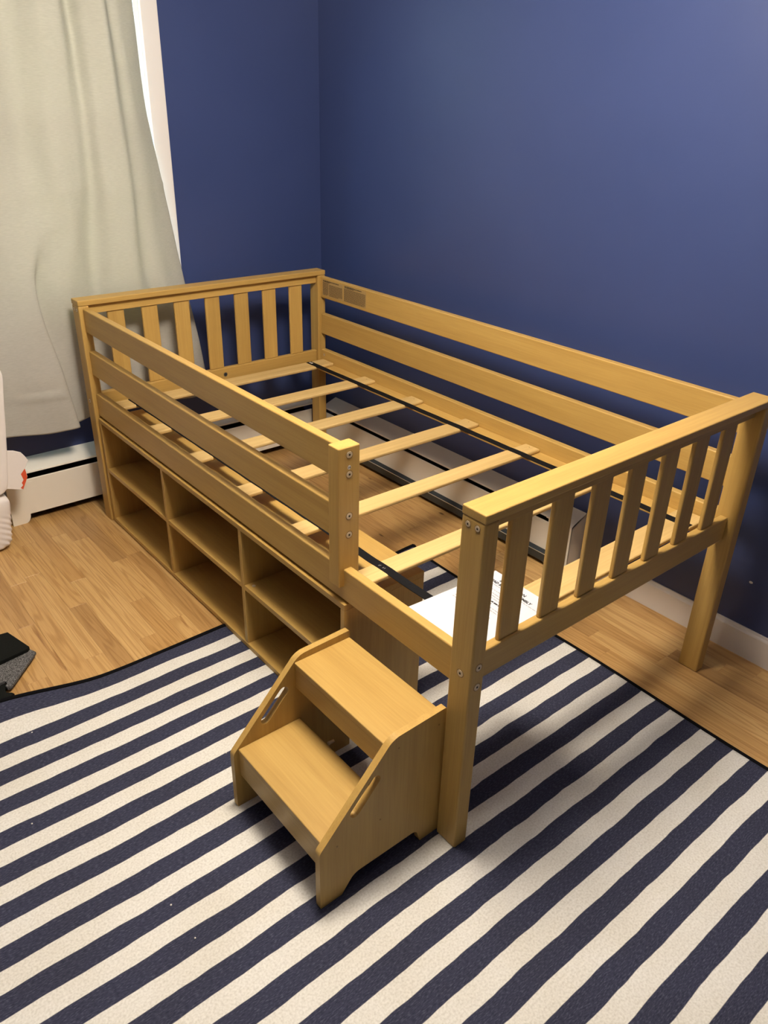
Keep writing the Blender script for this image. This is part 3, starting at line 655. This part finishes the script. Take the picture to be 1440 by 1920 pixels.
def spl(seq, t):
    n = len(seq)-1; k = min(int(t), n-1); u = t-k; g = lambda i: seq[max(0, min(n, i))]
    return cr(g(k-1), g(k), g(k+1), g(k+2), u)
nu, nv = 180, 110; npth = len(rows[0][1])
from mathutils import noise as mn
V = []; F = []
zs_ = [r[0] for r in rows]
for j in range(nv+1):
    t = j/nv*(len(rows)-1)
    pts = [(spl([r[1][i][0] for r in rows], t), 2.108+1.35*(spl([r[1][i][1] for r in rows], t)-2.108)) for i in range(npth)]
    z0 = spl(zs_, t)
    for i in range(nu+1):
        s = i/nu*(npth-1); x = spl([p[0] for p in pts], s); y = spl([p[1] for p in pts], s); z = z0
        w = mn.noise(Vector((x*11+z*1.2, z*1.3, 7.7)))*0.016+mn.noise(Vector((x*9, z*5, 1.7)))*0.005+mn.noise(Vector((x*24, z*15, 4.2)))*0.0022
        if x < 0.0: w -= 0.006*math.exp(-((z-0.535-0.03*x-0.01*math.sin(x*14))/0.006)**2)*smooth01(-0.02, -0.10, x)   # packing creases
        w -= 0.0045*math.exp(-((z-1.205-0.012*math.sin(x*17))/0.006)**2)
        hem = smooth01(5.2, 6.0, t)
        z += hem*(0.004*math.sin(x*9+0.6)+0.020*smooth01(-0.10, -0.32, x)+0.008*smooth01(-0.04, 0.05, x))
        V.append((x, y+w, z))
for j in range(nv):
    for i in range(nu):
        a = j*(nu+1)+i; F.append((a, a+1, a+nu+2, a+nu+1))
me = bpy.data.meshes.new('curtain'); me.from_pydata(V, [], F)
for p in me.polygons: p.use_smooth = True
cur = link('curtain', me, CURT); md = cur.modifiers.new('thickness', 'SOLIDIFY'); md.thickness = 0.0012; md.offset = 1
tag(cur, 'long ivory fabric curtain hanging over the window behind the headboard', 'curtain')

# ================================================================== WHITE BEDDING AT THE LEFT EDGE
def soft_block(name, nx, ny, nz, fn, m, parent=None):
    """closed soft box: fn maps (-1..1)^3 surface points to world"""
    bm = bmesh.new(); bmesh.ops.create_cube(bm, size=2.0)
    bmesh.ops.subdivide_edges(bm, edges=bm.edges[:], cuts=nx, use_grid_fill=True)
    for v in bm.verts: v.co = fn(v.co.copy())
    bmesh.ops.recalc_face_normals(bm, faces=bm.faces[:])
    return from_bm(name, bm, m, parent, True)
def sgnpow(v, p): return math.copysign(abs(v)**p, v)
def rounded(c, p=6.0):
    n = (abs(c.x)**p+abs(c.y)**p+abs(c.z)**p)**(1/p); return c/n
def low(c):
    q = rounded(c, 9); z = 0.108+0.106*q.z; k = (z-0.0)/0.215
    x1 = -0.372+0.030*k; x0 = -1.0; x = x0+(x1-x0)*(q.x+1)/2; y = 2.050+0.082*q.y
    # diagonal quilting channels
    ch = math.sin((z*1.0+x*0.55+y*0.6)*260); d = 0.0016*ch*smooth01(0.17, 0.10, z)
    return Vector((x+d*(1 if q.x > 0.6 else 0), y-d*(1 if q.y < -0.6 else 0), max(0.0015, z)))
mtr = soft_block('folded_mattress_pad', 46, 0, 0, low, QUILT); tag(mtr, 'white quilted mattress pad folded on the floor beside the heater', 'mattress pad')
def up(c):
    q = rounded(c, 14); z = 0.452+0.236*q.z; k = (z-0.19)/0.47
    x1 = -0.350+0.068*k; x0 = -0.95; x = x0+(x1-x0)*(q.x+1)/2; y = 2.004+0.022*q.y+0.004*k
    w = mn.noise(Vector((x*12, y*12, z*9)))*0.004
    return Vector((x+w, y+w, z))
pil = soft_block('white_comforter', 26, 0, 0, up, CLOTH); tag(pil, 'plain white comforter piled on the quilted pad at the left edge', 'comforter')
flap = [(-.352, .369), (-.322, .369), (-.294, .362), (-.27, .349), (-.259, .331), (-.251, .313), (-.259, .3), (-.268, .284), (-.265, .252), (-.288, .203), (-.33, .218), (-.352, .226)]
bm = bmesh.new(); prism(bm, flap, 'y', 2.020, 2.026, 0.001, 1)
fl = from_bm('printed_corner', bm, CLOTH, pil); fl['label'] = 'white cloth corner with a red zigzag print'
red = [(-.269, .285), (-.286, .267), (-.281, .243), (-.289, .232), (-.286, .222), (-.296, .214), (-.289, .206), (-.2665, .249), (-.2675, .273)]
bm = bmesh.new(); prism(bm, red, 'y', 2.0190, 2.0196); from_bm('red_print', bm, RED, fl)

# ================================================================== FOAM FLOOR TILES
def tile(name, pts, z0, z1, m, label):
    bm = bmesh.new(); prism(bm, pts, 'z', z0, z1, 0.0012, 1); return tag(from_bm(name, bm, m), label, 'foam tile', 'interlocking foam tiles')
tile('foam_tile', [(-.639, 1.216), (-.630, 1.207), (-.628, 1.185), (-.638, 1.172), (-.637, 1.158), (-.626, 1.150), (-.622, 1.141), (-.632, 1.136), (-.662, 1.140), (-.90, 1.17), (-.86, 1.45), (-.60, 1.36)], 0.001, 0.0105, FOAMB, 'black foam tile lying flat under the grey one')
tile('foam_tile', [(-.56, 1.385), (-.531, 1.318), (-.516, 1.28), (-.622, 1.163), (-.632, 1.164), (-.634, 1.176), (-.626, 1.186), (-.629, 1.198), (-.643, 1.197), (-.78, 1.16), (-.86, 1.25)], 0.0108, 0.0205, FOAMG, 'grey speckled foam tile between two black tiles')
tile('foam_tile', [(-.556, 1.412), (-.527, 1.300), (-.535, 1.292), (-.617, 1.278), (-.80, 1.22), (-.88, 1.46)], 0.0208, 0.0335, FOAMB, 'black foam tile topmost on the left edge stack')
